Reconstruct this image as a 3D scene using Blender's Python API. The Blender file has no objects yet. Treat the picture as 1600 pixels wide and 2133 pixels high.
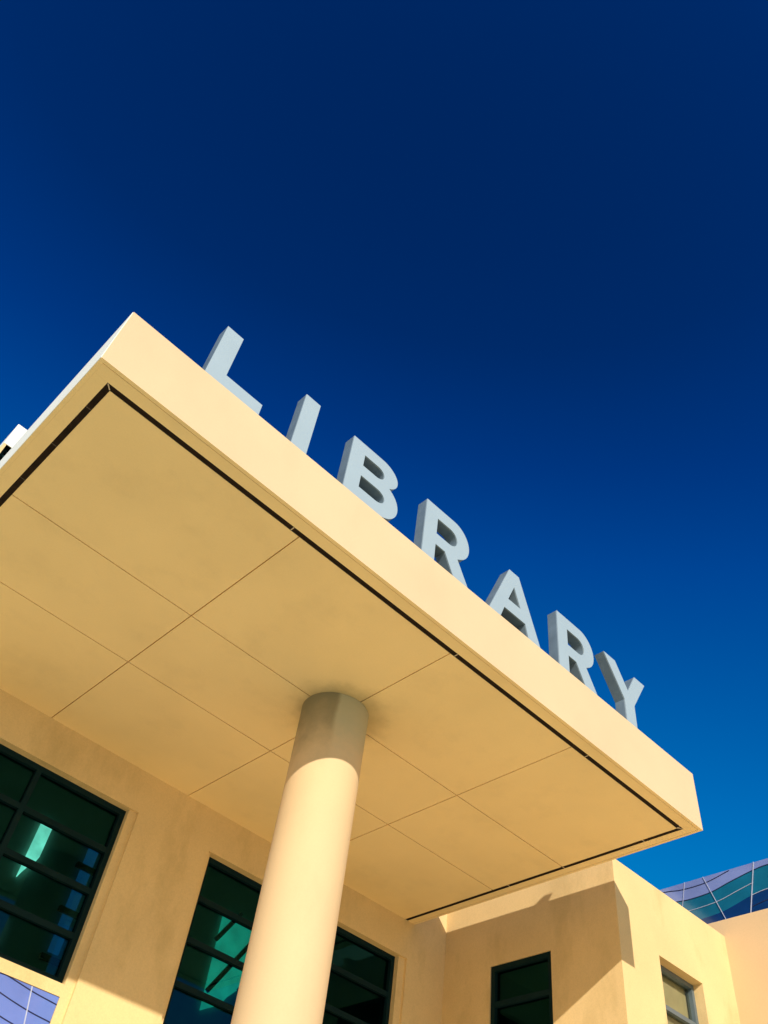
import bpy, bmesh, math
from mathutils import Vector, Matrix

S = bpy.context.scene
COL = S.collection

# ------------------------------------------------------------------ camera
cam = bpy.data.cameras.new('camera')
cam_ob = bpy.data.objects.new('camera', cam)
COL.objects.link(cam_ob)
ROT = Matrix(((0.70560744, -0.58682953, -0.3971766),
              (-0.69972438, -0.48857644, -0.52122821),
              (0.11182098, 0.64569665, -0.7553621)))
cam_ob.matrix_world = Matrix.Translation((0, 0, 1.6)) @ ROT.to_4x4()
cam.sensor_fit = 'VERTICAL'
cam.sensor_height = 36.0
cam.lens = 29.82
cam.clip_start = 0.05
cam.clip_end = 2000
S.camera = cam_ob

# ------------------------------------------------------------------ sky and sun
SUN_DIR = Vector((0.753, 1.355, -0.688)).normalized()      # direction the light travels
EL = math.asin(-SUN_DIR.z)
W = bpy.data.worlds.new('World')
S.world = W
W.use_nodes = True
wn, wl = W.node_tree.nodes, W.node_tree.links
wn.clear()
sky = wn.new('ShaderNodeTexSky')
sky.sky_type = 'NISHITA'
sky.sun_disc = False
sky.sun_elevation = EL
sky.sun_rotation = math.atan2(-SUN_DIR.x, -SUN_DIR.y)
sky.air_density = 1.0
sky.dust_density = 0.1
sky.ozone_density = 4.0
sep = wn.new('ShaderNodeSeparateColor')
lvl = wn.new('ShaderNodeMath'); lvl.operation = 'MULTIPLY'; lvl.inputs[1].default_value = 0.10
ramp = wn.new('ShaderNodeValToRGB')                       # grades the sky's brightness into the photo's deep polarised blue
ramp.color_ramp.interpolation = 'LINEAR'
stops = [(0.150, (0.0, 0.0150, 0.090)), (0.176, (0.0, 0.0230, 0.138)), (0.184, (0.0, 0.0285, 0.170)), (0.196, (0.0, 0.036, 0.212)), (0.220, (0.0, 0.058, 0.295)),
         (0.323, (0.0, 0.150, 0.485)), (0.42, (0.0, 0.235, 0.60)), (0.62, (0.45, 0.62, 0.80)), (0.95, (0.95, 0.90, 0.80))]
while len(ramp.color_ramp.elements) < len(stops): ramp.color_ramp.elements.new(0.5)
for el, (p_, c_) in zip(ramp.color_ramp.elements, stops):
    el.position = p_
for el, (p_, c_) in zip(ramp.color_ramp.elements, stops):
    el.color = (*c_, 1)
gain = wn.new('ShaderNodeVectorMath'); gain.operation = 'SCALE'
EXPOSURE = 0.12
gain.inputs['Scale'].default_value = 10.0 * 2 ** -EXPOSURE
bgn = wn.new('ShaderNodeBackground')
bgn.inputs['Strength'].default_value = 0.10
wo = wn.new('ShaderNodeOutputWorld')
wl.new(sky.outputs[0], sep.inputs[0])
wl.new(sep.outputs['Blue'], lvl.inputs[0])
wl.new(lvl.outputs[0], ramp.inputs['Fac'])
wl.new(ramp.outputs['Color'], gain.inputs[0])
wl.new(gain.outputs[0], bgn.inputs['Color'])
wl.new(bgn.outputs[0], wo.inputs['Surface'])

sun = bpy.data.lights.new('sun', 'SUN')
sun.energy = 4.0
sun.angle = math.radians(0.5)
sun.color = (1.0, 0.94, 0.84)
sun_ob = bpy.data.objects.new('sun', sun)
COL.objects.link(sun_ob)
sun_ob.rotation_euler = SUN_DIR.to_track_quat('-Z', 'Y').to_euler()
sun_ob.location = (-20, -35, 25)

S.view_settings.view_transform = 'Standard'
S.view_settings.look = 'None'
S.view_settings.gamma = 1.0
S.view_settings.exposure = EXPOSURE
S.view_settings.use_curve_mapping = False
S.cycles.max_bounces = 10
S.cycles.diffuse_bounces = 6
S.cycles.transparent_max_bounces = 12
S.cycles.sample_clamp_indirect = 6.0

# ------------------------------------------------------------------ helpers: materials
def new_mat(name):
    m = bpy.data.materials.new(name)
    m.use_nodes = True
    nt = m.node_tree
    return m, nt, nt.nodes, nt.links, nt.nodes['Principled BSDF']

def stucco(name, col, var=0.06, stain=0.10, stain_col=(0.30, 0.21, 0.10), bump=0.25, speck=0.3, rough=0.85, grain=240.0):
    """painted sand-finish render: fine grain, faint patchiness, a few rain and hand stains"""
    m, nt, n, l, p = new_mat(name)
    tc = n.new('ShaderNodeTexCoord')
    big = n.new('ShaderNodeTexNoise'); big.inputs['Scale'].default_value = 1.3; big.inputs['Detail'].default_value = 6
    mp = n.new('ShaderNodeMapping'); mp.inputs['Scale'].default_value = (1.0, 1.0, 0.45)
    st = n.new('ShaderNodeTexNoise'); st.inputs['Scale'].default_value = 2.4; st.inputs['Detail'].default_value = 9; st.inputs['Roughness'].default_value = 0.62
    fine = n.new('ShaderNodeTexNoise'); fine.inputs['Scale'].default_value = grain; fine.inputs['Detail'].default_value = 3
    vor = n.new('ShaderNodeTexVoronoi'); vor.inputs['Scale'].default_value = 26.0; vor.inputs['Randomness'].default_value = 1.0
    l.new(tc.outputs['Object'], big.inputs['Vector']); l.new(tc.outputs['Object'], mp.inputs['Vector'])
    l.new(mp.outputs[0], st.inputs['Vector']); l.new(tc.outputs['Object'], fine.inputs['Vector'])
    l.new(tc.outputs['Object'], vor.inputs['Vector'])
    r1 = n.new('ShaderNodeMapRange'); r1.inputs['From Min'].default_value = 0.3; r1.inputs['From Max'].default_value = 0.7
    r1.inputs['To Min'].default_value = 1 - var; r1.inputs['To Max'].default_value = 1 + var
    l.new(big.outputs['Fac'], r1.inputs['Value'])
    mul = n.new('ShaderNodeVectorMath'); mul.operation = 'SCALE'; mul.inputs[0].default_value = col
    l.new(r1.outputs[0], mul.inputs['Scale'])
    r2 = n.new('ShaderNodeMapRange'); r2.inputs['From Min'].default_value = 0.52; r2.inputs['From Max'].default_value = 0.75
    r2.inputs['To Max'].default_value = stain
    l.new(st.outputs['Fac'], r2.inputs['Value'])
    mx = n.new('ShaderNodeMixRGB'); mx.inputs['Color2'].default_value = (*stain_col, 1)
    l.new(r2.outputs[0], mx.inputs['Fac']); l.new(mul.outputs[0], mx.inputs['Color1'])
    r3 = n.new('ShaderNodeMapRange'); r3.inputs['From Min'].default_value = 0.03; r3.inputs['From Max'].default_value = 0.075
    r3.inputs['To Min'].default_value = speck; r3.inputs['To Max'].default_value = 0.0
    l.new(vor.outputs['Distance'], r3.inputs['Value'])
    mx2 = n.new('ShaderNodeMixRGB'); mx2.inputs['Color2'].default_value = (0.22, 0.14, 0.06, 1)
    l.new(r3.outputs[0], mx2.inputs['Fac']); l.new(mx.outputs[0], mx2.inputs['Color1'])
    gr = n.new('ShaderNodeTexNoise'); gr.inputs['Scale'].default_value = 70.0; gr.inputs['Detail'].default_value = 4; gr.inputs['Roughness'].default_value = 0.7
    l.new(tc.outputs['Object'], gr.inputs['Vector'])
    r4 = n.new('ShaderNodeMapRange'); r4.inputs['From Min'].default_value = 0.3; r4.inputs['From Max'].default_value = 0.7
    r4.inputs['To Min'].default_value = 1 - bump * 0.17; r4.inputs['To Max'].default_value = 1 + bump * 0.17
    l.new(gr.outputs['Fac'], r4.inputs['Value'])
    m3 = n.new('ShaderNodeVectorMath'); m3.operation = 'SCALE'
    l.new(mx2.outputs[0], m3.inputs[0]); l.new(r4.outputs[0], m3.inputs['Scale'])
    l.new(m3.outputs[0], p.inputs['Base Color'])
    p.inputs['Roughness'].default_value = rough
    p.inputs['Specular IOR Level'].default_value = 0.3
    b = n.new('ShaderNodeBump'); b.inputs['Strength'].default_value = bump; b.inputs['Distance'].default_value = 0.004
    l.new(fine.outputs['Fac'], b.inputs['Height']); l.new(b.outputs[0], p.inputs['Normal'])
    return m

def plain(name, col, rough=0.5, metal=0.0, var=0.08, scale=6.0, spec=0.5):
    m, nt, n, l, p = new_mat(name)
    tc = n.new('ShaderNodeTexCoord')
    ns = n.new('ShaderNodeTexNoise'); ns.inputs['Scale'].default_value = scale; ns.inputs['Detail'].default_value = 5
    l.new(tc.outputs['Object'], ns.inputs['Vector'])
    r = n.new('ShaderNodeMapRange'); r.inputs['From Min'].default_value = 0.3; r.inputs['From Max'].default_value = 0.7
    r.inputs['To Min'].default_value = 1 - var; r.inputs['To Max'].default_value = 1 + var
    l.new(ns.outputs['Fac'], r.inputs['Value'])
    mul = n.new('ShaderNodeVectorMath'); mul.operation = 'SCALE'; mul.inputs[0].default_value = col
    l.new(r.outputs[0], mul.inputs['Scale']); l.new(mul.outputs[0], p.inputs['Base Color'])
    p.inputs['Roughness'].default_value = rough; p.inputs['Metallic'].default_value = metal
    p.inputs['Specular IOR Level'].default_value = spec
    return m

def tinted_glass(name, tint, refl=(0.10, 0.62, 0.95), ior=1.5):
    m, nt, n, l, p = new_mat(name)
    n.remove(p)
    out = n['Material Output']
    tr = n.new('ShaderNodeBsdfTransparent'); tr.inputs['Color'].default_value = (*tint, 1)
    gl = n.new('ShaderNodeBsdfGlossy'); gl.inputs['Color'].default_value = (*refl, 1); gl.inputs['Roughness'].default_value = 0.01
    fr = n.new('ShaderNodeFresnel'); fr.inputs['IOR'].default_value = ior
    tc = n.new('ShaderNodeTexCoord')
    ns = n.new('ShaderNodeTexNoise'); ns.inputs['Scale'].default_value = 1.7; ns.inputs['Detail'].default_value = 1
    bp = n.new('ShaderNodeBump'); bp.inputs['Strength'].default_value = 0.02; bp.inputs['Distance'].default_value = 0.02
    l.new(tc.outputs['Object'], ns.inputs['Vector']); l.new(ns.outputs['Fac'], bp.inputs['Height'])
    l.new(bp.outputs[0], gl.inputs['Normal'])
    mx = n.new('ShaderNodeMixShader')
    l.new(fr.outputs[0], mx.inputs['Fac']); l.new(tr.outputs[0], mx.inputs[1]); l.new(gl.outputs[0], mx.inputs[2])
    l.new(mx.outputs[0], out.inputs['Surface'])
    return m

def coloured_glass(name, col, rough=0.08, spec=0.6, var=0.10):
    m = plain(name, col, rough=rough, var=var, scale=3.0, spec=spec)
    return m

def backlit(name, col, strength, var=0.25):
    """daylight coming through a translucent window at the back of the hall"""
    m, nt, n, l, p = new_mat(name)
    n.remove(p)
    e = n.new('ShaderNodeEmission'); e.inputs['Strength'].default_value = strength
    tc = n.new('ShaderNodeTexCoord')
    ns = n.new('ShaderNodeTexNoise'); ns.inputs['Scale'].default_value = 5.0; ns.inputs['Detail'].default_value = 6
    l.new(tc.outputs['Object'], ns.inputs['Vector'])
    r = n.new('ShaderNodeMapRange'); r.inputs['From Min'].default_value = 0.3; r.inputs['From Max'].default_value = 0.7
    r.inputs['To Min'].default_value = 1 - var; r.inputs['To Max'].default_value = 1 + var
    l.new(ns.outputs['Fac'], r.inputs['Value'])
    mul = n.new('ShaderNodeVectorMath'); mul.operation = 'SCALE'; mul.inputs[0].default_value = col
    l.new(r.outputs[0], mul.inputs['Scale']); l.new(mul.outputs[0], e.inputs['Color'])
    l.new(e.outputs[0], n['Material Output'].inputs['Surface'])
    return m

WALL = (0.785, 0.560, 0.262)
M_wall = stucco('cream_stucco', WALL, var=0.07, stain=0.42, stain_col=(0.42, 0.29, 0.10), bump=0.35, speck=0.35)
M_soffit = stucco('soffit_board', (0.93, 0.70, 0.355), var=0.04, stain=0.10, bump=0.12, speck=0.12, grain=160)
M_fascia = stucco('fascia_render', (0.745, 0.525, 0.305), var=0.03, stain=0.06, bump=0.15, speck=0.05)
M_column = stucco('column_render', (0.745, 0.515, 0.280), var=0.03, stain=0.10, bump=0.12, speck=0.05)
M_orange = stucco('apricot_stucco', (0.77, 0.525, 0.285), var=0.03, stain=0.04, bump=0.2, speck=0.08)
M_dark = plain('dark_bronze_vent', (0.020, 0.012, 0.008), rough=0.7, var=0.35, scale=14, spec=0.08)
M_clip = plain('vent_clip_metal', (0.55, 0.45, 0.33), rough=0.5)
M_clip_dim = plain('vent_joint_plate', (0.07, 0.055, 0.04), rough=0.6)
M_backing = plain('ceiling_void', (0.06, 0.035, 0.015), rough=0.9)
M_frame = plain('green_grey_aluminium', (0.004, 0.019, 0.020), rough=0.6, metal=0.0, var=0.1, spec=0.08)
M_frame_sunlit = plain('sunlit_aluminium', (0.13, 0.17, 0.19), rough=0.4, metal=0.2)  # same frame metal as above, with its sunlit tone put into the colour
M_glass = tinted_glass('teal_tinted_glass', (0.10, 0.44, 0.36))
M_glass_clear = tinted_glass('pale_green_glass', (0.74, 0.73, 0.62), (0.8, 0.9, 0.95))
M_letter = plain('grey_painted_metal', (0.355, 0.435, 0.48), rough=0.6, metal=0.0, var=0.02, scale=3)
M_return = plain('brushed_metal_return', (0.20, 0.26, 0.295), rough=0.5, metal=0.2, var=0.14, scale=7)
M_inner = plain('hall_wall', (0.26, 0.36, 0.32), rough=0.9)
M_inner_dark = plain('darkened_interior', (0.012, 0.02, 0.018), rough=0.9)  # interior darkness put into the colour behind the windows
M_blind = plain('beige_blind', (0.52, 0.46, 0.30), rough=0.9, var=0.15, scale=4)
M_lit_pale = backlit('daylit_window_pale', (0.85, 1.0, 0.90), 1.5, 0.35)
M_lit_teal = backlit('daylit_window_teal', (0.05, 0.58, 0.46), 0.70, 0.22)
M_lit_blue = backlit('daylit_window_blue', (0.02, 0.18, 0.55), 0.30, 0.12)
M_purple = coloured_glass('lavender_glass', (0.205, 0.25, 0.50))
M_lilac = coloured_glass('periwinkle_glass', (0.145, 0.215, 0.57))
M_teal = coloured_glass('teal_glass', (0.008, 0.125, 0.20), var=0.2)
M_navy = coloured_glass('navy_glass', (0.005, 0.030, 0.12), var=0.2)
M_line_dark = plain('dark_glazing_bead', (0.012, 0.014, 0.06), rough=0.4)
M_line_pale = plain('pale_glazing_bar', (0.46, 0.49, 0.62), rough=0.4)
M_flash = plain('dark_roof_felt', (0.06, 0.065, 0.07), rough=0.9)
M_roof = plain('roof_membrane', (0.55, 0.50, 0.42), rough=0.9)
M_upper = stucco('upper_storey_render', (0.90, 0.87, 0.78), var=0.02, stain=0.02, bump=0.03, speck=0.0)

def add_grime_shade(m, kind):
    """grime mixed with painted shade: round the column head on the soffit, or down the top of the column"""
    nt = m.node_tree; n, l = nt.nodes, nt.links; p = n['Principled BSDF']
    src = p.inputs['Base Color'].links[0].from_socket
    tc = n.new('ShaderNodeTexCoord')
    ns = n.new('ShaderNodeTexNoise'); ns.inputs['Scale'].default_value = 5.0; ns.inputs['Detail'].default_value = 8; ns.inputs['Roughness'].default_value = 0.6
    l.new(tc.outputs['Object'], ns.inputs['Vector'])
    sx = n.new('ShaderNodeSeparateXYZ'); l.new(tc.outputs['Object'], sx.inputs[0])
    def mth(op, a, b=None):
        k = n.new('ShaderNodeMath'); k.operation = op
        for i, v in enumerate((a, b)):
            if v is None: continue
            if isinstance(v, (int, float)): k.inputs[i].default_value = v
            else: l.new(v, k.inputs[i])
        return k.outputs[0]
    def rng(v, a, b, c, d):
        k = n.new('ShaderNodeMapRange'); k.interpolation_type = 'SMOOTHSTEP'
        for i, q in zip(('From Min', 'From Max', 'To Min', 'To Max'), (a, b, c, d)): k.inputs[i].default_value = q
        l.new(v, k.inputs['Value']); return k.outputs[0]
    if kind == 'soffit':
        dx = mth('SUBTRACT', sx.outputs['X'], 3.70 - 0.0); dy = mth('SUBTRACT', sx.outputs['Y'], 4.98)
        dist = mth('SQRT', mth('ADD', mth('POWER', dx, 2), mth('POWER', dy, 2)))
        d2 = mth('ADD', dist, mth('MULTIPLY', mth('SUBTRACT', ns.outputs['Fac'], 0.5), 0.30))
        fac = rng(d2, 0.24, 0.54, 0.52, 0.0); col = (0.33, 0.235, 0.10)  # contact shade round the column head painted in, together with some grime
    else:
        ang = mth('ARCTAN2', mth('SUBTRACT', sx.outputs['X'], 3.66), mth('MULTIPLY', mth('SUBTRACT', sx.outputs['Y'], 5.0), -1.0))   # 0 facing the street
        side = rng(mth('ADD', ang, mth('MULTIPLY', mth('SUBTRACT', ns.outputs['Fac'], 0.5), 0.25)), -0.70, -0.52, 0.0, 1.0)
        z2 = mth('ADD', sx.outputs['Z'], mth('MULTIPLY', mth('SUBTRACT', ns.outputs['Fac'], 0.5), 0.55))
        fac = rng(z2, 5.22, 5.95, 0.0, 0.92); col = (0.22, 0.20, 0.12)  # dirt at the head plus the greyer tone of the shaded shaft, painted in
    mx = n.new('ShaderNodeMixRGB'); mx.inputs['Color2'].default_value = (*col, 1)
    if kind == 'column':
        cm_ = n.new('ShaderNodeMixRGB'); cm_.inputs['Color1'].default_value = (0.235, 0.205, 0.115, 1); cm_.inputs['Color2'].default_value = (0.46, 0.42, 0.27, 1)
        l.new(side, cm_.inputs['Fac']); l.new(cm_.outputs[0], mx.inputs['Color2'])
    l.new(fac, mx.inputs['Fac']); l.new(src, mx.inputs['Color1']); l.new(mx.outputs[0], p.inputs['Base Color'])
add_grime_shade(M_soffit, 'soffit'); add_grime_shade(M_column, 'column')

# ground: pale sunlit paving
def paving():
    m, nt, n, l, p = new_mat('pale_sandstone_paving')
    tc = n.new('ShaderNodeTexCoord')
    br = n.new('ShaderNodeTexBrick'); br.inputs['Scale'].default_value = 1.0
    br.inputs['Color1'].default_value = (0.73, 0.69, 0.41, 1); br.inputs['Color2'].default_value = (0.68, 0.64, 0.38, 1)
    br.inputs['Mortar'].default_value = (0.5, 0.44, 0.3, 1); br.inputs['Mortar Size'].default_value = 0.006
    br.inputs['Brick Width'].default_value = 0.8; br.inputs['Row Height'].default_value = 0.4
    l.new(tc.outputs['Object'], br.inputs['Vector']); l.new(br.outputs['Color'], p.inputs['Base Color'])
    p.inputs['Roughness'].default_value = 0.8
    return m
M_paving = paving()

# ------------------------------------------------------------------ helpers: meshes
class MB:
    def __init__(self):
        self.bm = bmesh.new()
    def face(self, pts, mi=0, flip=False):
        vs = [self.bm.verts.new(p) for p in pts]
        if flip: vs.reverse()
        f = self.bm.faces.new(vs); f.material_index = mi
        return f
    def box(self, x0, x1, y0, y1, z0, z1, mi=0):
        c = [(x, y, z) for x in (x0, x1) for y in (y0, y1) for z in (z0, z1)]
        v = [self.bm.verts.new(p) for p in c]
        for q in ((0,1,3,2), (4,6,7,5), (0,4,5,1), (2,3,7,6), (0,2,6,4), (1,5,7,3)):
            self.bm.faces.new([v[i] for i in q]).material_index = mi
        return self
    def bar(self, a, b, w, d, nrm, mi=0):
        """flat bar from a to b, width w in its plane, depth d along nrm"""
        a, b, nrm = Vector(a), Vector(b), Vector(nrm).normalized()
        t = (b - a).normalized(); s = t.cross(nrm) * (w / 2)
        v = []
        for p in (a, b):
            for k in (-1, 1):
                for e in (0, 1):
                    v.append(self.bm.verts.new(p + s * k + nrm * d * e))
        for q in ((0,1,3,2), (4,6,7,5), (0,4,5,1), (2,3,7,6), (0,2,6,4), (1,5,7,3)):
            self.bm.faces.new([v[i] for i in q]).material_index = mi
        return self
    def build(self, name, mats, parent=None, bevel=0.0, smooth=False, weld=True, recalc=True):
        if weld: bmesh.ops.remove_doubles(self.bm, verts=self.bm.verts, dist=1e-5)
        if recalc: bmesh.ops.recalc_face_normals(self.bm, faces=self.bm.faces)
        me = bpy.data.meshes.new(name)
        self.bm.to_mesh(me); self.bm.free()
        for m in (mats if isinstance(mats, (list, tuple)) else [mats]): me.materials.append(m)
        if smooth:
            for p in me.polygons: p.use_smooth = True
        o = bpy.data.objects.new(name, me)
        COL.objects.link(o)
        if parent is not None:
            o.parent = parent
            o.matrix_parent_inverse = parent_world(parent).inverted()
        if bevel:
            b = o.modifiers.new('bevel', 'BEVEL'); b.width = bevel; b.segments = 3
            b.limit_method = 'ANGLE'; b.angle_limit = math.radians(40)
            b.harden_normals = False
        return o

def parent_world(o):
    m = Matrix.Translation(o.location)
    return m if o.parent is None else parent_world(o.parent) @ o.matrix_parent_inverse @ m

def empty(name, loc=(0, 0, 0), parent=None):
    o = bpy.data.objects.new(name, None); COL.objects.link(o); o.location = loc
    o.empty_display_size = 0.3
    if parent is not None: o.parent = parent
    return o

def tag(o, label=None, cat=None, group=None, kind=None):
    for k, v in (('label', label), ('category', cat), ('group', group), ('kind', kind)):
        if v: o[k] = v
    return o

def sheet(mb, axis, val, u0, u1, v0, v1, holes, mi=0):
    """flat wall sheet on axis=val (0: x, 1: y), with rectangular holes (u0,u1,v0,v1)"""
    us = sorted({u0, u1, *[h[0] for h in holes], *[h[1] for h in holes]})
    vs = sorted({v0, v1, *[h[2] for h in holes], *[h[3] for h in holes]})
    us = [u for u in us if u0 <= u <= u1]; vs = [v for v in vs if v0 <= v <= v1]
    for i in range(len(us) - 1):
        for j in range(len(vs) - 1):
            cu, cv = (us[i] + us[i+1]) / 2, (vs[j] + vs[j+1]) / 2
            if any(h[0] < cu < h[1] and h[2] < cv < h[3] for h in holes): continue
            q = [(us[i], vs[j]), (us[i+1], vs[j]), (us[i+1], vs[j+1]), (us[i], vs[j+1])]
            mb.face([(val, u, v) if axis == 0 else (u, val, v) for u, v in q], mi)

def reveal(mb, axis, a, b, h, mi=0):
    """the four reveal faces of hole h between depth a and depth b"""
    u0, u1, v0, v1 = h
    P = (lambda d, u, v: (d, u, v)) if axis == 0 else (lambda d, u, v: (u, d, v))
    ring = [(u0, v0), (u1, v0), (u1, v1), (u0, v1)]
    for k in range(4):
        (ua, va), (ub, vb) = ring[k], ring[(k + 1) % 4]
        mb.face([P(a, ua, va), P(a, ub, vb), P(b, ub, vb), P(b, ua, va)], mi)

# ------------------------------------------------------------------ ground
g = MB(); g.face([(-400, -400, 0), (400, -400, 0), (400, 400, 0), (-400, 400, 0)])
tag(g.build('ground', M_paving), kind='structure')

# ------------------------------------------------------------------ library building
LIB = tag(empty('library_building', (3.66, 7.25, 0)),
          'cream stucco library with a flat entrance canopy on a round column and dark teal windows', 'building')

YW, YB, YF = 7.25, 7.28, 7.34             # wall face, recessed bay face, window frame face
HEAD, SILL = 5.595, 4.035
X_L, X_R = 0.304, 7.534
bays = [(1.22, 3.245), (4.095, 5.20), (5.68, 6.923)]
wins = [(1.30, 3.158), (4.135, 5.13), (5.75, 6.822)]
mw = MB()
bay_holes = [(a, b, 0.0, HEAD) for a, b in bays]
UH = (X_L + 0.03, 1.6, 7.3, 8.517)
sheet(mw, 1, YW, X_L, X_R, 0.0, 8.517, bay_holes + [UH]); reveal(mw, 1, YW, YW + .08, UH)
for (a, b), (c, d) in zip(bays, wins):
    reveal(mw, 1, YW, YB, (a, b, 0.0, HEAD))
    hs = [(c, d, SILL, HEAD), (c, d, 2.9, 3.942)]
    sheet(mw, 1, YB, a, b, 0.0, HEAD, hs)
    reveal(mw, 1, YB, YF + 0.05, hs[0])
    reveal(mw, 1, YB, YB + 0.02, hs[1])
# side and back of the hall
mw.face([(X_L, YW, 0), (X_L, 10.6, 0), (X_L, 10.6, 8.517), (X_L, YW, 8.517)])
mw.build('main_wall', M_wall, LIB)

def window(parent, axis, val, u0, u1, v0, v1, vbars, hbars, frame_mat, glass_mat, fw=0.05, depth=0.07, sgn=1, setback=0.045):
    """frame with transoms and mullions; its pane is a sub-part. val: front face, going inwards by sgn"""
    mb = MB()
    def bx(a, b, c, d, d0, d1):
        lo, hi = sorted((val + sgn * d0, val + sgn * d1))
        if axis == 0: mb.box(lo, hi, a, b, c, d)
        else: mb.box(a, b, lo, hi, c, d)
    bx(u0, u0 + fw, v0, v1, 0, depth); bx(u1 - fw, u1, v0, v1, 0, depth)
    bx(u0 + fw, u1 - fw, v0, v0 + fw, 0.001, depth); bx(u0 + fw, u1 - fw, v1 - fw, v1, 0.001, depth)
    for u in vbars: bx(u - fw * .5, u + fw * .5, v0 + fw, v1 - fw, 0.002, depth - 0.002)
    edges = [u0 + fw] + [x for u in vbars for x in (u - fw * .5, u + fw * .5)] + [u1 - fw]
    for v in hbars:
        for k in range(0, len(edges), 2):
            bx(edges[k], edges[k + 1], v - fw * .5, v + fw * .5, 0.004, depth - 0.004)
    f = mb.build('window', frame_mat, parent, weld=False)
    gm = MB()
    w = val + sgn * setback
    q = [(u0 + .01, v0 + .01), (u1 - .01, v0 + .01), (u1 - .01, v1 - .01), (u0 + .01, v1 - .01)]
    gm.face([(w, u, v) if axis == 0 else (u, w, v) for u, v in q], flip=(axis == 0))      # face outwards
    gm.build('pane', glass_mat, f, recalc=False)
    return f

rows = [5.185, 4.80, 4.415]
for i, (c, d) in enumerate(wins):
    window(LIB, 1, YF, c, d, SILL - 0.0, HEAD, [2.23] if i == 0 else [], rows, M_frame, M_glass)

# coloured glass spandrel panels under the windows (same plane, same wave pattern)
def curve_bars(mb, pts, w, d, nrm, mi):
    # smooth polyline (Catmull-Rom) as short bars
    P = [Vector(p) for p in pts]
    P = [2 * P[0] - P[1]] + P + [2 * P[-1] - P[-2]]
    out = []
    for i in range(1, len(P) - 2):
        for k in range(8):
            t = k / 8
            out.append(0.5 * ((2 * P[i]) + (-P[i-1] + P[i+1]) * t + (2*P[i-1] - 5*P[i] + 4*P[i+1] - P[i+2]) * t*t + (-P[i-1] + 3*P[i] - 3*P[i+1] + P[i+2]) * t**3))
    out.append(P[-2])
    for a, b in zip(out[:-1], out[1:]):
        mb.bar(a, b + (b - a) * 0.06, w, d, nrm, mi)
    return out

for i, (c, d) in enumerate(wins):
    sp = MB(); sp.box(c + .002, d - .002, YB + .008, YB + .019, 2.902, 3.940)
    so = sp.build('spandrel_panel', M_lilac, LIB)
    if i == 0:
        so['label'] = 'periwinkle glass panel with dark wavy lines under the left window'
        y = YB + .008
        for pts in ([(2.62, 3.975), (2.70, 3.938), (2.93, 3.905), (3.155, 3.885)],
                    [(2.30, 3.90), (2.66, 3.82), (2.94, 3.775), (3.155, 3.757)],
                    [(2.30, 3.75), (2.74, 3.675), (2.88, 3.655), (3.155, 3.62)]):
            ln = MB(); curve_bars(ln, [(px, y, min(pz, 3.938)) for px, pz in pts], 0.007, 0.004, (0, -1, 0), 0)
            ln.build('glazing_line', M_line_dark, so, weld=False)
        l2 = MB(); l2.bar((2.905, y, 3.938), (2.985, y, 3.55), 0.009, 0.006, (0, -1, 0))
        l2.build('glazing_bar', M_line_pale, so)

# upper storey above the canopy
us = MB()
us.box(X_L, X_R - 0.05, YW, 10.6, 8.517, 8.877)                       # roof slab with deep edge
us.build('roof_slab', M_upper, LIB, bevel=0.008)
uw = window(LIB, 1, YW + 0.07, X_L + 0.031, 1.599, 7.301, 8.515, [0.95], [8.42], M_frame, M_glass, fw=0.03)
uw['label'] = 'dark upper storey window under the roof slab'
# interior hall
hall = MB()
hall.face([(X_L, 10.5, 0), (X_R, 10.5, 0), (X_R, 10.5, 8.5), (X_L, 10.5, 8.5)])
hall.face([(X_L + .01, 7.40, 3.0), (X_R - .01, 7.40, 3.0), (X_R - .01, 10.5, 3.0), (X_L + .01, 10.5, 3.0)])
hall.face([(X_R - .002, YW + .05, 0), (X_R - .002, 10.5, 0), (X_R - .002, 10.5, 8.5), (X_R - .002, YW + .05, 8.5)], 1)
hall.face([(X_L + .02, 7.40, 0), (X_L + .02, 10.5, 0), (X_L + .02, 10.5, 8.5), (X_L + .02, 7.40, 8.5)])
hall.face([(X_L + .02, 7.42, 7.2), (X_R - .01, 7.42, 7.2), (X_R - .01, 10.49, 7.2), (X_L + .02, 10.49, 7.2)])
hall.build('interior_hall', [M_inner, M_inner_dark], LIB, weld=False)

def poly_plate(name, pts, y0, th, mat, parent):
    mb = MB()
    a = [mb.bm.verts.new((x, y0, z)) for x, z in pts]
    b = [mb.bm.verts.new((x, y0 + th, z)) for x, z in pts]
    mb.bm.faces.new(a); mb.bm.faces.new(b[::-1])
    for k in range(len(a)):
        mb.bm.faces.new((a[k], a[(k+1) % len(a)], b[(k+1) % len(a)], b[k]))
    return mb.build(name, mat, parent)

YI = 10.44
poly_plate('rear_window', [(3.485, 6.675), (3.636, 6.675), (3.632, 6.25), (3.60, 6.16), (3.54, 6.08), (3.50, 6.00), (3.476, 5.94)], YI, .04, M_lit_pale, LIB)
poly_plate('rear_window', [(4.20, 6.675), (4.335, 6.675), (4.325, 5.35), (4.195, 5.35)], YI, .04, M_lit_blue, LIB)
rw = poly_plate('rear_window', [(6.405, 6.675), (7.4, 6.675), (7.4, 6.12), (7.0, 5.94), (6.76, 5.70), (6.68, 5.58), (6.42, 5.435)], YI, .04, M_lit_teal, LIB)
br = MB()
for a, b in (((6.665, 6.76), (6.36, 6.29)), ((7.03, 6.60), (6.42, 5.66)), ((7.42, 6.62), (6.90, 5.82))):
    br.bar((a[0], YI - .001, a[1]), (b[0], YI - .001, b[1]), 0.055, 0.04, (0, -1, 0))
br.build('brace', M_frame, rw)
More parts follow.
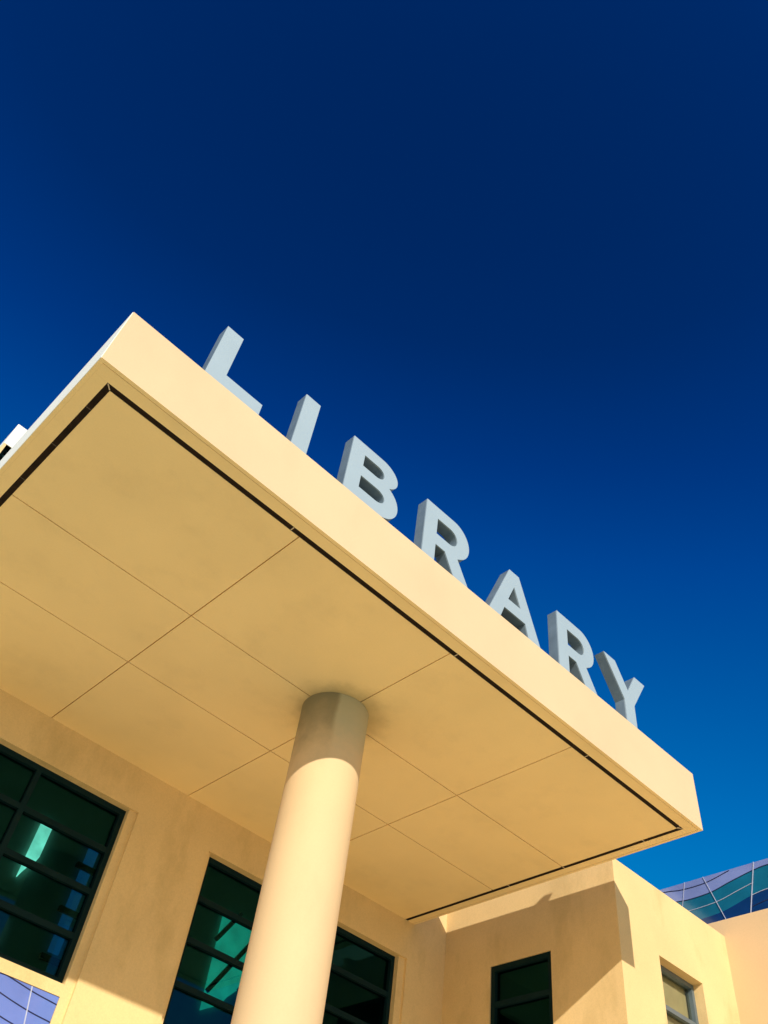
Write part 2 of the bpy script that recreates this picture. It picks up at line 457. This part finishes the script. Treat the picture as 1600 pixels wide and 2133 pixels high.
for z in (6.36, 5.81, 5.26):
    bb = MB(); bb.box(4.10, 4.42, YI - .06, YI - .002, z - .03, z + .03)
    bb.build('interior_rail', M_frame, LIB)

# ------------------------------------------------------------------ canopy (part of the building)
CX0, CX1, CY0, CZ0, CZ1 = 0.29, 7.0, 3.5, 6.0, 6.6
CYB = 7.27
cb = MB()
o = [(CX0, CY0), (CX1, CY0), (CX1, CYB), (CX0, CYB)]
i_ = [(CX0 + .03, CY0 + .03), (CX1 - .03, CY0 + .03), (CX1 - .03, CYB - .002), (CX0 + .03, CYB - .002)]
for k in range(4):
    k2 = (k + 1) % 4
    cb.face([(*o[k], CZ0), (*o[k2], CZ0), (*o[k2], CZ1), (*o[k], CZ1)])
    cb.face([(*o[k], CZ0), (*i_[k], CZ0), (*i_[k2], CZ0), (*o[k2], CZ0)], 1)
    cb.face([(*i_[k], CZ0), (*i_[k], CZ0 + .03), (*i_[k2], CZ0 + .03), (*i_[k2], CZ0)])
cb.face([(*p, CZ0 + .03) for p in i_])
canopy = cb.build('canopy', [M_fascia, M_soffit], LIB, bevel=0.014)

rp = MB(); rp.face([(*p, CZ1 - .012) for p in i_]); 
for k in range(4):
    k2 = (k + 1) % 4
    canopy_top = [(*o[k], CZ1), (*o[k2], CZ1), (*i_[k2], CZ1), (*i_[k], CZ1)]
    rp.face([(*i_[k], CZ1), (*i_[k2], CZ1), (*i_[k2], CZ1 - .012), (*i_[k], CZ1 - .012)])
    rp.face(canopy_top)
rp.build('roof_flashing', M_flash, canopy)
# thin off-white plate over the fascia return on the left side
sfa = MB(); sfa.box(CX0 - .004, CX0, CY0 + .006, CYB, CZ0 + .002, CZ1 - .002)
sfa.build('side_fascia', M_upper, canopy)['label'] = 'white left side of the canopy fascia'
# soffit boards with open joints, and the border strip outside the vent
sf = MB()
xs = [0.463, 2.086, 3.687, 5.238, 6.838]
ys = [3.676, 5.003, 5.930, 7.262]
J = 0.0052
for a in range(4):
    for b in range(3):
        sf.box(xs[a] + (J if a else 0), xs[a+1] - (J if a < 3 else 0), ys[b] + (J if b else 0), ys[b+1] - (J if b < 2 else 0), CZ0, CZ0 + .029)
X0, X1, Y0 = 0.418, 6.884, 3.631
g_ = 0.034
sf.box(CX0 + .0302, CX1 - g_, CY0 + g_, Y0, CZ0 + .001, CZ0 + .029)
sf.box(CX0 + .0302, X0, Y0 + .0005, 7.262, CZ0 + .001, CZ0 + .029)
sf.box(X1, CX1 - g_, Y0 + .0005, 7.262, CZ0 + .001, CZ0 + .029)
sf.build('soffit', M_soffit, canopy, weld=False)
# linear vent let into the soffit on three sides
vt = MB()
vt.box(X0 + .0006, xs[0] - .0006, Y0 + .001, 7.258, CZ0 + .003, CZ0 + .028)
vt.box(xs[0], xs[4], Y0 + .001, ys[0] - .0006, CZ0 + .003, CZ0 + .028)
vt.box(xs[4] + .0006, X1 - .0006, Y0 + .001, 7.258, CZ0 + .003, CZ0 + .028)
for y in [3.9 + .0 + k * 0.45 for k in range(8)]:
    vt.box(X0 + .004, xs[0] - .004, y, y + .006, CZ0 + .0012, CZ0 + .0028, 2)
for x in (2.0, 3.73, 5.42, 5.33 + 1.5):
    vt.box(x, x + .008, Y0 + .004, ys[0] - .004, CZ0 + .0008, CZ0 + .0028, 1)
for y in (4.05, 5.0, 5.72):
    vt.box(xs[4] + .004, X1 - .004, y, y + .008, CZ0 + .0008, CZ0 + .0028, 1)
# mitre clips at the two front corners
vt.bar((X0 + .006, Y0 + .006, CZ0 + .0006), (xs[0] - .004, ys[0] - .004, CZ0 + .0006), .008, .0022, (0, 0, 1), 1)
vt.bar((X1 - .006, Y0 + .006, CZ0 + .0006), (xs[4] + .004, ys[0] - .004, CZ0 + .0006), .008, .0022, (0, 0, 1), 1)
vt.build('vent_strip', [M_dark, M_clip, M_clip_dim], canopy, weld=False)

# round column
cm = MB()
N = 96
for r, z0, z1 in ((0.293, 0.0, 5.998),):
    for k in range(N):
        a, b = 2 * math.pi * k / N, 2 * math.pi * (k + 1) / N
        cm.face([(3.66 + r * math.cos(a), 5.0 + r * math.sin(a), z0), (3.66 + r * math.cos(b), 5.0 + r * math.sin(b), z0),
                 (3.66 + r * math.cos(b), 5.0 + r * math.sin(b), z1), (3.66 + r * math.cos(a), 5.0 + r * math.sin(a), z1)])
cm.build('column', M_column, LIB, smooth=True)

# ------------------------------------------------------------------ side wing (part of the building)
WY, WZ, WX2 = 4.855, 6.378, 9.752
wg = MB()
SW = (5.712, 6.550, 3.2, 5.588)                       # window in the side wall (y0,y1,z0,z1)
FW = (8.239, 9.048, 3.2, 5.614)                       # window in the front wall (x0,x1,z0,z1)
sheet(wg, 0, X_R, WY, 12.0, 0.0, WZ, [SW]); reveal(wg, 0, X_R, X_R + .10, SW)
sheet(wg, 1, WY, X_R, WX2 - .001, 0.0, WZ, [FW]); reveal(wg, 1, WY, WY + .18, FW)
wg.face([(X_R, WY, WZ), (WX2 - .001, WY, WZ), (WX2 - .001, WY + .25, WZ), (X_R + .25, WY + .25, WZ), (X_R + .25, 12, WZ), (X_R, 12, WZ)])
wg.face([(X_R + .25, WY + .25, WZ), (WX2 - .001, WY + .25, WZ), (WX2 - .001, WY + .25, 6.1), (X_R + .25, WY + .25, 6.1)])
wg.face([(X_R + .25, WY + .25, WZ), (X_R + .25, 12, WZ), (X_R + .25, 12, 6.1), (X_R + .25, WY + .25, 6.1)])
wing = wg.build('side_wing', M_wall, LIB)
rf = MB(); rf.face([(X_R + .25, WY + .25, 6.1), (WX2 - .001, WY + .25, 6.1), (WX2 - .001, 12, 6.1), (X_R + .25, 12, 6.1)])
rf.build('roof', M_roof, wing)
window(LIB, 0, X_R + .018, SW[0] + .001, SW[1] - .001, SW[2], SW[3] - .001, [], [5.195, 4.81, 4.42], M_frame, M_glass, fw=.055)
fw_ = window(LIB, 1, WY + .112, FW[0] + .001, FW[1] - .001, FW[2], FW[3] - .001, [], [5.205, 4.82, 4.43], M_frame_sunlit, M_glass_clear, fw=.045)
fw_['label'] = 'window in the sunlit wing wall, frame paler for the sun on it'
wr = MB()
wr.box(FW[0] - .1, FW[1] + .1, WY + .20, WY + .22, 3.0, 5.9)
wr.build('window_blind', M_blind, LIB)
w2 = MB(); w2.box(X_R + .28, X_R + .30, WY + .3, 9.0, 2.5, 6.08)  # added dark sheet, keeps the sunlit interior out of the side window
w2.build('dark_backing_sheet', M_inner_dark, LIB)

# ------------------------------------------------------------------ tall boundary wall on the right with glass behind
tw = MB(); tw.box(WX2, WX2 + .18, 1.0, 14.0, 0.0, 6.568)
tag(tw.build('tall_wall', M_orange, None, bevel=.008),
    'apricot stucco wall at the far right, standing in front of the wavy coloured glass', 'wall')

GB = tag(empty('glass_building', (WX2 + .2, 6, 0)),
         'block with a wavy purple, teal and navy glass facade rising behind the apricot wall', 'building')
GX, GT = 9.97, 7.25
gbk = MB(); gbk.box(GX, 13.0, 1.0, 6.8, 0.0, GT - .01)
gbk.build('building_body', M_navy, GB)
C2 = [(6.8, 7.02), (5.9, 7.055), (5.533, 7.036), (5.322, 7.022), (5.025, 7.037), (4.758, 7.095), (4.43, 7.157), (4.22, 7.175), (3.9, 7.165), (3.5, 7.12), (3.0, 7.08), (2.0, 7.10), (1.0, 7.15)]
C4 = [(6.8, 6.73), (5.9, 6.76), (5.533, 6.752), (5.234, 6.746), (4.935, 6.766), (4.714, 6.815), (4.502, 6.868), (4.29, 6.892), (3.9, 6.88), (3.5, 6.83), (3.0, 6.79), (2.0, 6.82), (1.0, 6.86)]
C3 = [(6.8, 6.87), (5.9, 6.895), (5.374, 6.882), (4.972, 6.902), (4.682, 6.963), (4.459, 7.010), (4.256, 7.032), (3.9, 7.025), (3.5, 6.975), (3.0, 6.94), (2.0, 6.96), (1.0, 7.0)]
C1 = [(6.4, 7.235), (5.698, 7.203), (5.409, 7.168), (5.07, 7.172), (4.735, 7.238)]
def fine_curve(pts):
    P = [Vector((0, a, b)) for a, b in pts]
    P = [2 * P[0] - P[1]] + P + [2 * P[-1] - P[-2]]
    out = []
    for i in range(1, len(P) - 2):
        for k in range(6):
            t = k / 6
            out.append(0.5 * ((2 * P[i]) + (-P[i-1] + P[i+1]) * t + (2*P[i-1] - 5*P[i] + 4*P[i+1] - P[i+2]) * t*t + (-P[i-1] + 3*P[i] - 3*P[i+1] + P[i+2]) * t**3))
    out.append(P[-2])
    return [(p.y, p.z) for p in out]
def band(name, upper, lower, mat, xo):
    mb = MB()
    for (a, b) in zip(range(len(upper) - 1), range(1, len(upper))):
        for xx in (GX - xo,):
            mb.face([(xx, lower[a][0], lower[a][1]), (xx, lower[b][0], lower[b][1]), (xx, upper[b][0], upper[b][1]), (xx, upper[a][0], upper[a][1])])
    ob = mb.build(name, mat, GB)
    s = ob.modifiers.new('thickness', 'SOLIDIFY'); s.thickness = 0.008; s.offset = 0
    return ob
f2, f4 = fine_curve(C2), fine_curve(C4)
import bisect
def resample(f, ys):
    f = sorted(f); out = []
    for y in ys:
        j = min(max(bisect.bisect([p[0] for p in f], y), 1), len(f) - 1)
        (a, za), (b, zb) = f[j-1], f[j]
        out.append((y, za + (zb - za) * (y - a) / (b - a) if b != a else za))
    return out
yy = [1.0 + k * 5.8 / 140 for k in range(141)]
r2, r4 = resample(f2, yy), resample(f4, yy)
band('lavender_band', [(y, GT) for y in yy], r2, M_purple, .010)
band('teal_band', r2, r4, M_teal, .010)
band('navy_band', r4, [(y, 6.45) for y in yy], M_navy, .010)
def line(name, pts, w, mat):
    mb = MB()
    curve_bars(mb, [(GX - .015, a, b) for a, b in pts], w, .004, (-1, 0, 0), 0)
    return mb.build(name, mat, GB, weld=False)
line('wave_line', C1, .008, M_line_dark)
line('wave_line', C2, .008, M_line_dark)
line('wave_line', [p for p in C3 if p[0] < 4.3] , .007, M_line_dark)
line('wave_line', [p for p in C3 if p[0] > 4.40], .0065, M_line_pale)
line('wave_line', [p for p in C4 if p[0] < 4.51], .0065, M_line_pale)
line('wave_line', [(4.528, 6.735), (4.32, 6.768), (4.1, 6.772), (3.7, 6.74), (3.2, 6.70)], .007, M_line_dark)
for a, b, w in (((5.36, GT), (5.50, 6.72), .006), ((5.094, GT), (4.80, 6.40), .007), ((4.393, GT), (4.64, 6.40), .011), ((3.75, GT), (3.55, 6.45), .012), ((3.1, GT), (3.3, 6.45), .012)):
    mb = MB(); mb.bar((GX - .020, *a), (GX - .020, *b), w, .005, (-1, 0, 0))
    mb.build('glazing_bar', M_line_pale, GB)

# ------------------------------------------------------------------ the seven letters
LY, LD = 3.515, 0.110
B0, T0 = 6.614, 7.278
def arc(cx, cz, rx, rz, a0, a1, n=18):
    return [(cx + rx * math.cos(math.radians(a0 + (a1 - a0) * k / n)), cz + rz * math.sin(math.radians(a0 + (a1 - a0) * k / n))) for k in range(n + 1)]
def shapes_R(dx):
    outer = [(3.122, B0), (3.122, T0), (3.47, T0)] + arc(3.47, 7.062, .203, T0 - 7.062, 90, -52, 26)
    outer += [(3.537, 6.850), (3.685, B0), (3.502, B0), (3.383, 6.820), (3.268, 6.820), (3.268, B0)]
    hole = [(3.268, 7.142), (3.425, 7.142)] + arc(3.425, 7.046, .098, .096, 90, -90, 18) + [(3.268, 6.950)]
    return [[(x + dx, z) for x, z in outer], [(x + dx, z) for x, z in hole]]
B_outer = [(2.243, B0), (2.243, T0), (2.575, T0)] + arc(2.575, 7.125, .197, T0 - 7.125, 90, -54, 22) + arc(2.605, 6.815, .207, .201, 56, -90, 26)
B_h1 = [(2.388, 7.152), (2.54, 7.152)] + arc(2.54, 7.083, .082, .069, 90, -90, 16) + [(2.388, 7.014)]
B_h2 = [(2.388, 6.886), (2.57, 6.886)] + arc(2.57, 6.8135, .092, .0725, 90, -90, 16) + [(2.388, 6.741)]
letters = [
    ('L', [[(0.901, B0), (0.901, T0), (1.053, T0), (1.053, 6.750), (1.394, 6.750), (1.394, B0)]], [1.0, 1.3], 'grey metal letter L on the canopy edge, first letter nearest the left corner'),
    ('I', [[(1.710, B0), (1.710, T0), (1.861, T0), (1.861, B0)]], [1.785], 'grey metal letter I, a plain upright bar between the L and the B'),
    ('B', [B_outer, B_h1, B_h2], [2.33, 2.6], 'grey metal letter B with two dark rounded openings, standing on the canopy'),
    ('R', shapes_R(0), [3.19, 3.59], 'grey metal letter R standing between the B and the A'),
    ('A', [[(3.956, B0), (4.220, T0), (4.354, T0), (4.645, B0), (4.480, B0), (4.437, 6.759), (4.153, 6.759), (4.102, B0)],
           [(4.205, 6.893), (4.287, 7.100), (4.375, 6.893)]], [4.03, 4.56], 'grey metal letter A with a small triangular opening, standing between the two Rs'),
    ('R', shapes_R(1.792), [4.98, 5.38], 'grey metal letter R standing between the A and the Y'),
    ('Y', [[(5.937, B0), (5.937, 6.868), (5.657, T0), (5.842, T0), (6.016, 7.012), (6.168, T0), (6.342, T0), (6.099, 6.880), (6.099, B0)]], [6.018], 'grey metal letter Y, last letter nearest the right end of the canopy'),
]
def extruded(name, polys, y0, y1, mat, parent, bev=0.0):
    cu = bpy.data.curves.new(name, 'CURVE'); cu.dimensions = '2D'; cu.fill_mode = 'BOTH'
    cu.extrude = (y1 - y0) / 2
    for poly in polys:
        clean = [p for k, p in enumerate(poly) if k == 0 or (Vector(p) - Vector(poly[k-1])).length > 1e-4]
        s = cu.splines.new('POLY'); s.points.add(len(clean) - 1); s.use_cyclic_u = True
        for k, (x, z) in enumerate(clean): s.points[k].co = (x, z, 0, 1)
    tmp = bpy.data.objects.new(name, cu); COL.objects.link(tmp)
    bpy.context.view_layer.update()
    me = bpy.data.meshes.new_from_object(tmp.evaluated_get(bpy.context.evaluated_depsgraph_get()))
    bpy.data.objects.remove(tmp); bpy.data.curves.remove(cu)
    me.transform(Matrix.Translation((0, (y0 + y1) / 2, 0)) @ Matrix.Rotation(math.radians(90), 4, 'X'))
    bm = bmesh.new(); bm.from_mesh(me)
    bmesh.ops.remove_doubles(bm, verts=bm.verts, dist=1e-5)
    bmesh.ops.recalc_face_normals(bm, faces=bm.faces)
    bm.to_mesh(me); bm.free()
    for p in me.polygons: p.use_smooth = True
    me.set_sharp_from_angle(angle=math.radians(30))
    me.name = name; me.materials.clear(); me.materials.append(mat)
    ob = bpy.data.objects.new(name, me); COL.objects.link(ob)
    ob.parent = parent; ob.matrix_parent_inverse = parent_world(parent).inverted()
    return ob
for ch, polys, feet, label in letters:
    xsl = [p[0] for p in polys[0]]
    root = tag(empty('sign_letter', ((min(xsl) + max(xsl)) / 2, LY + LD / 2, CZ1)), label, 'sign letter', 'letters of the rooftop sign')
    extruded('letter_face', polys, LY, LY + .012, M_letter, root)
    extruded('letter_return', polys, LY + .0121, LY + LD, M_return, root)
    for fx in feet:
        mb = MB(); mb.box(fx - .012, fx + .012, LY + .035, LY + .075, CZ1 - .004, B0 + .002)
        mb.build('standoff', M_return, root)
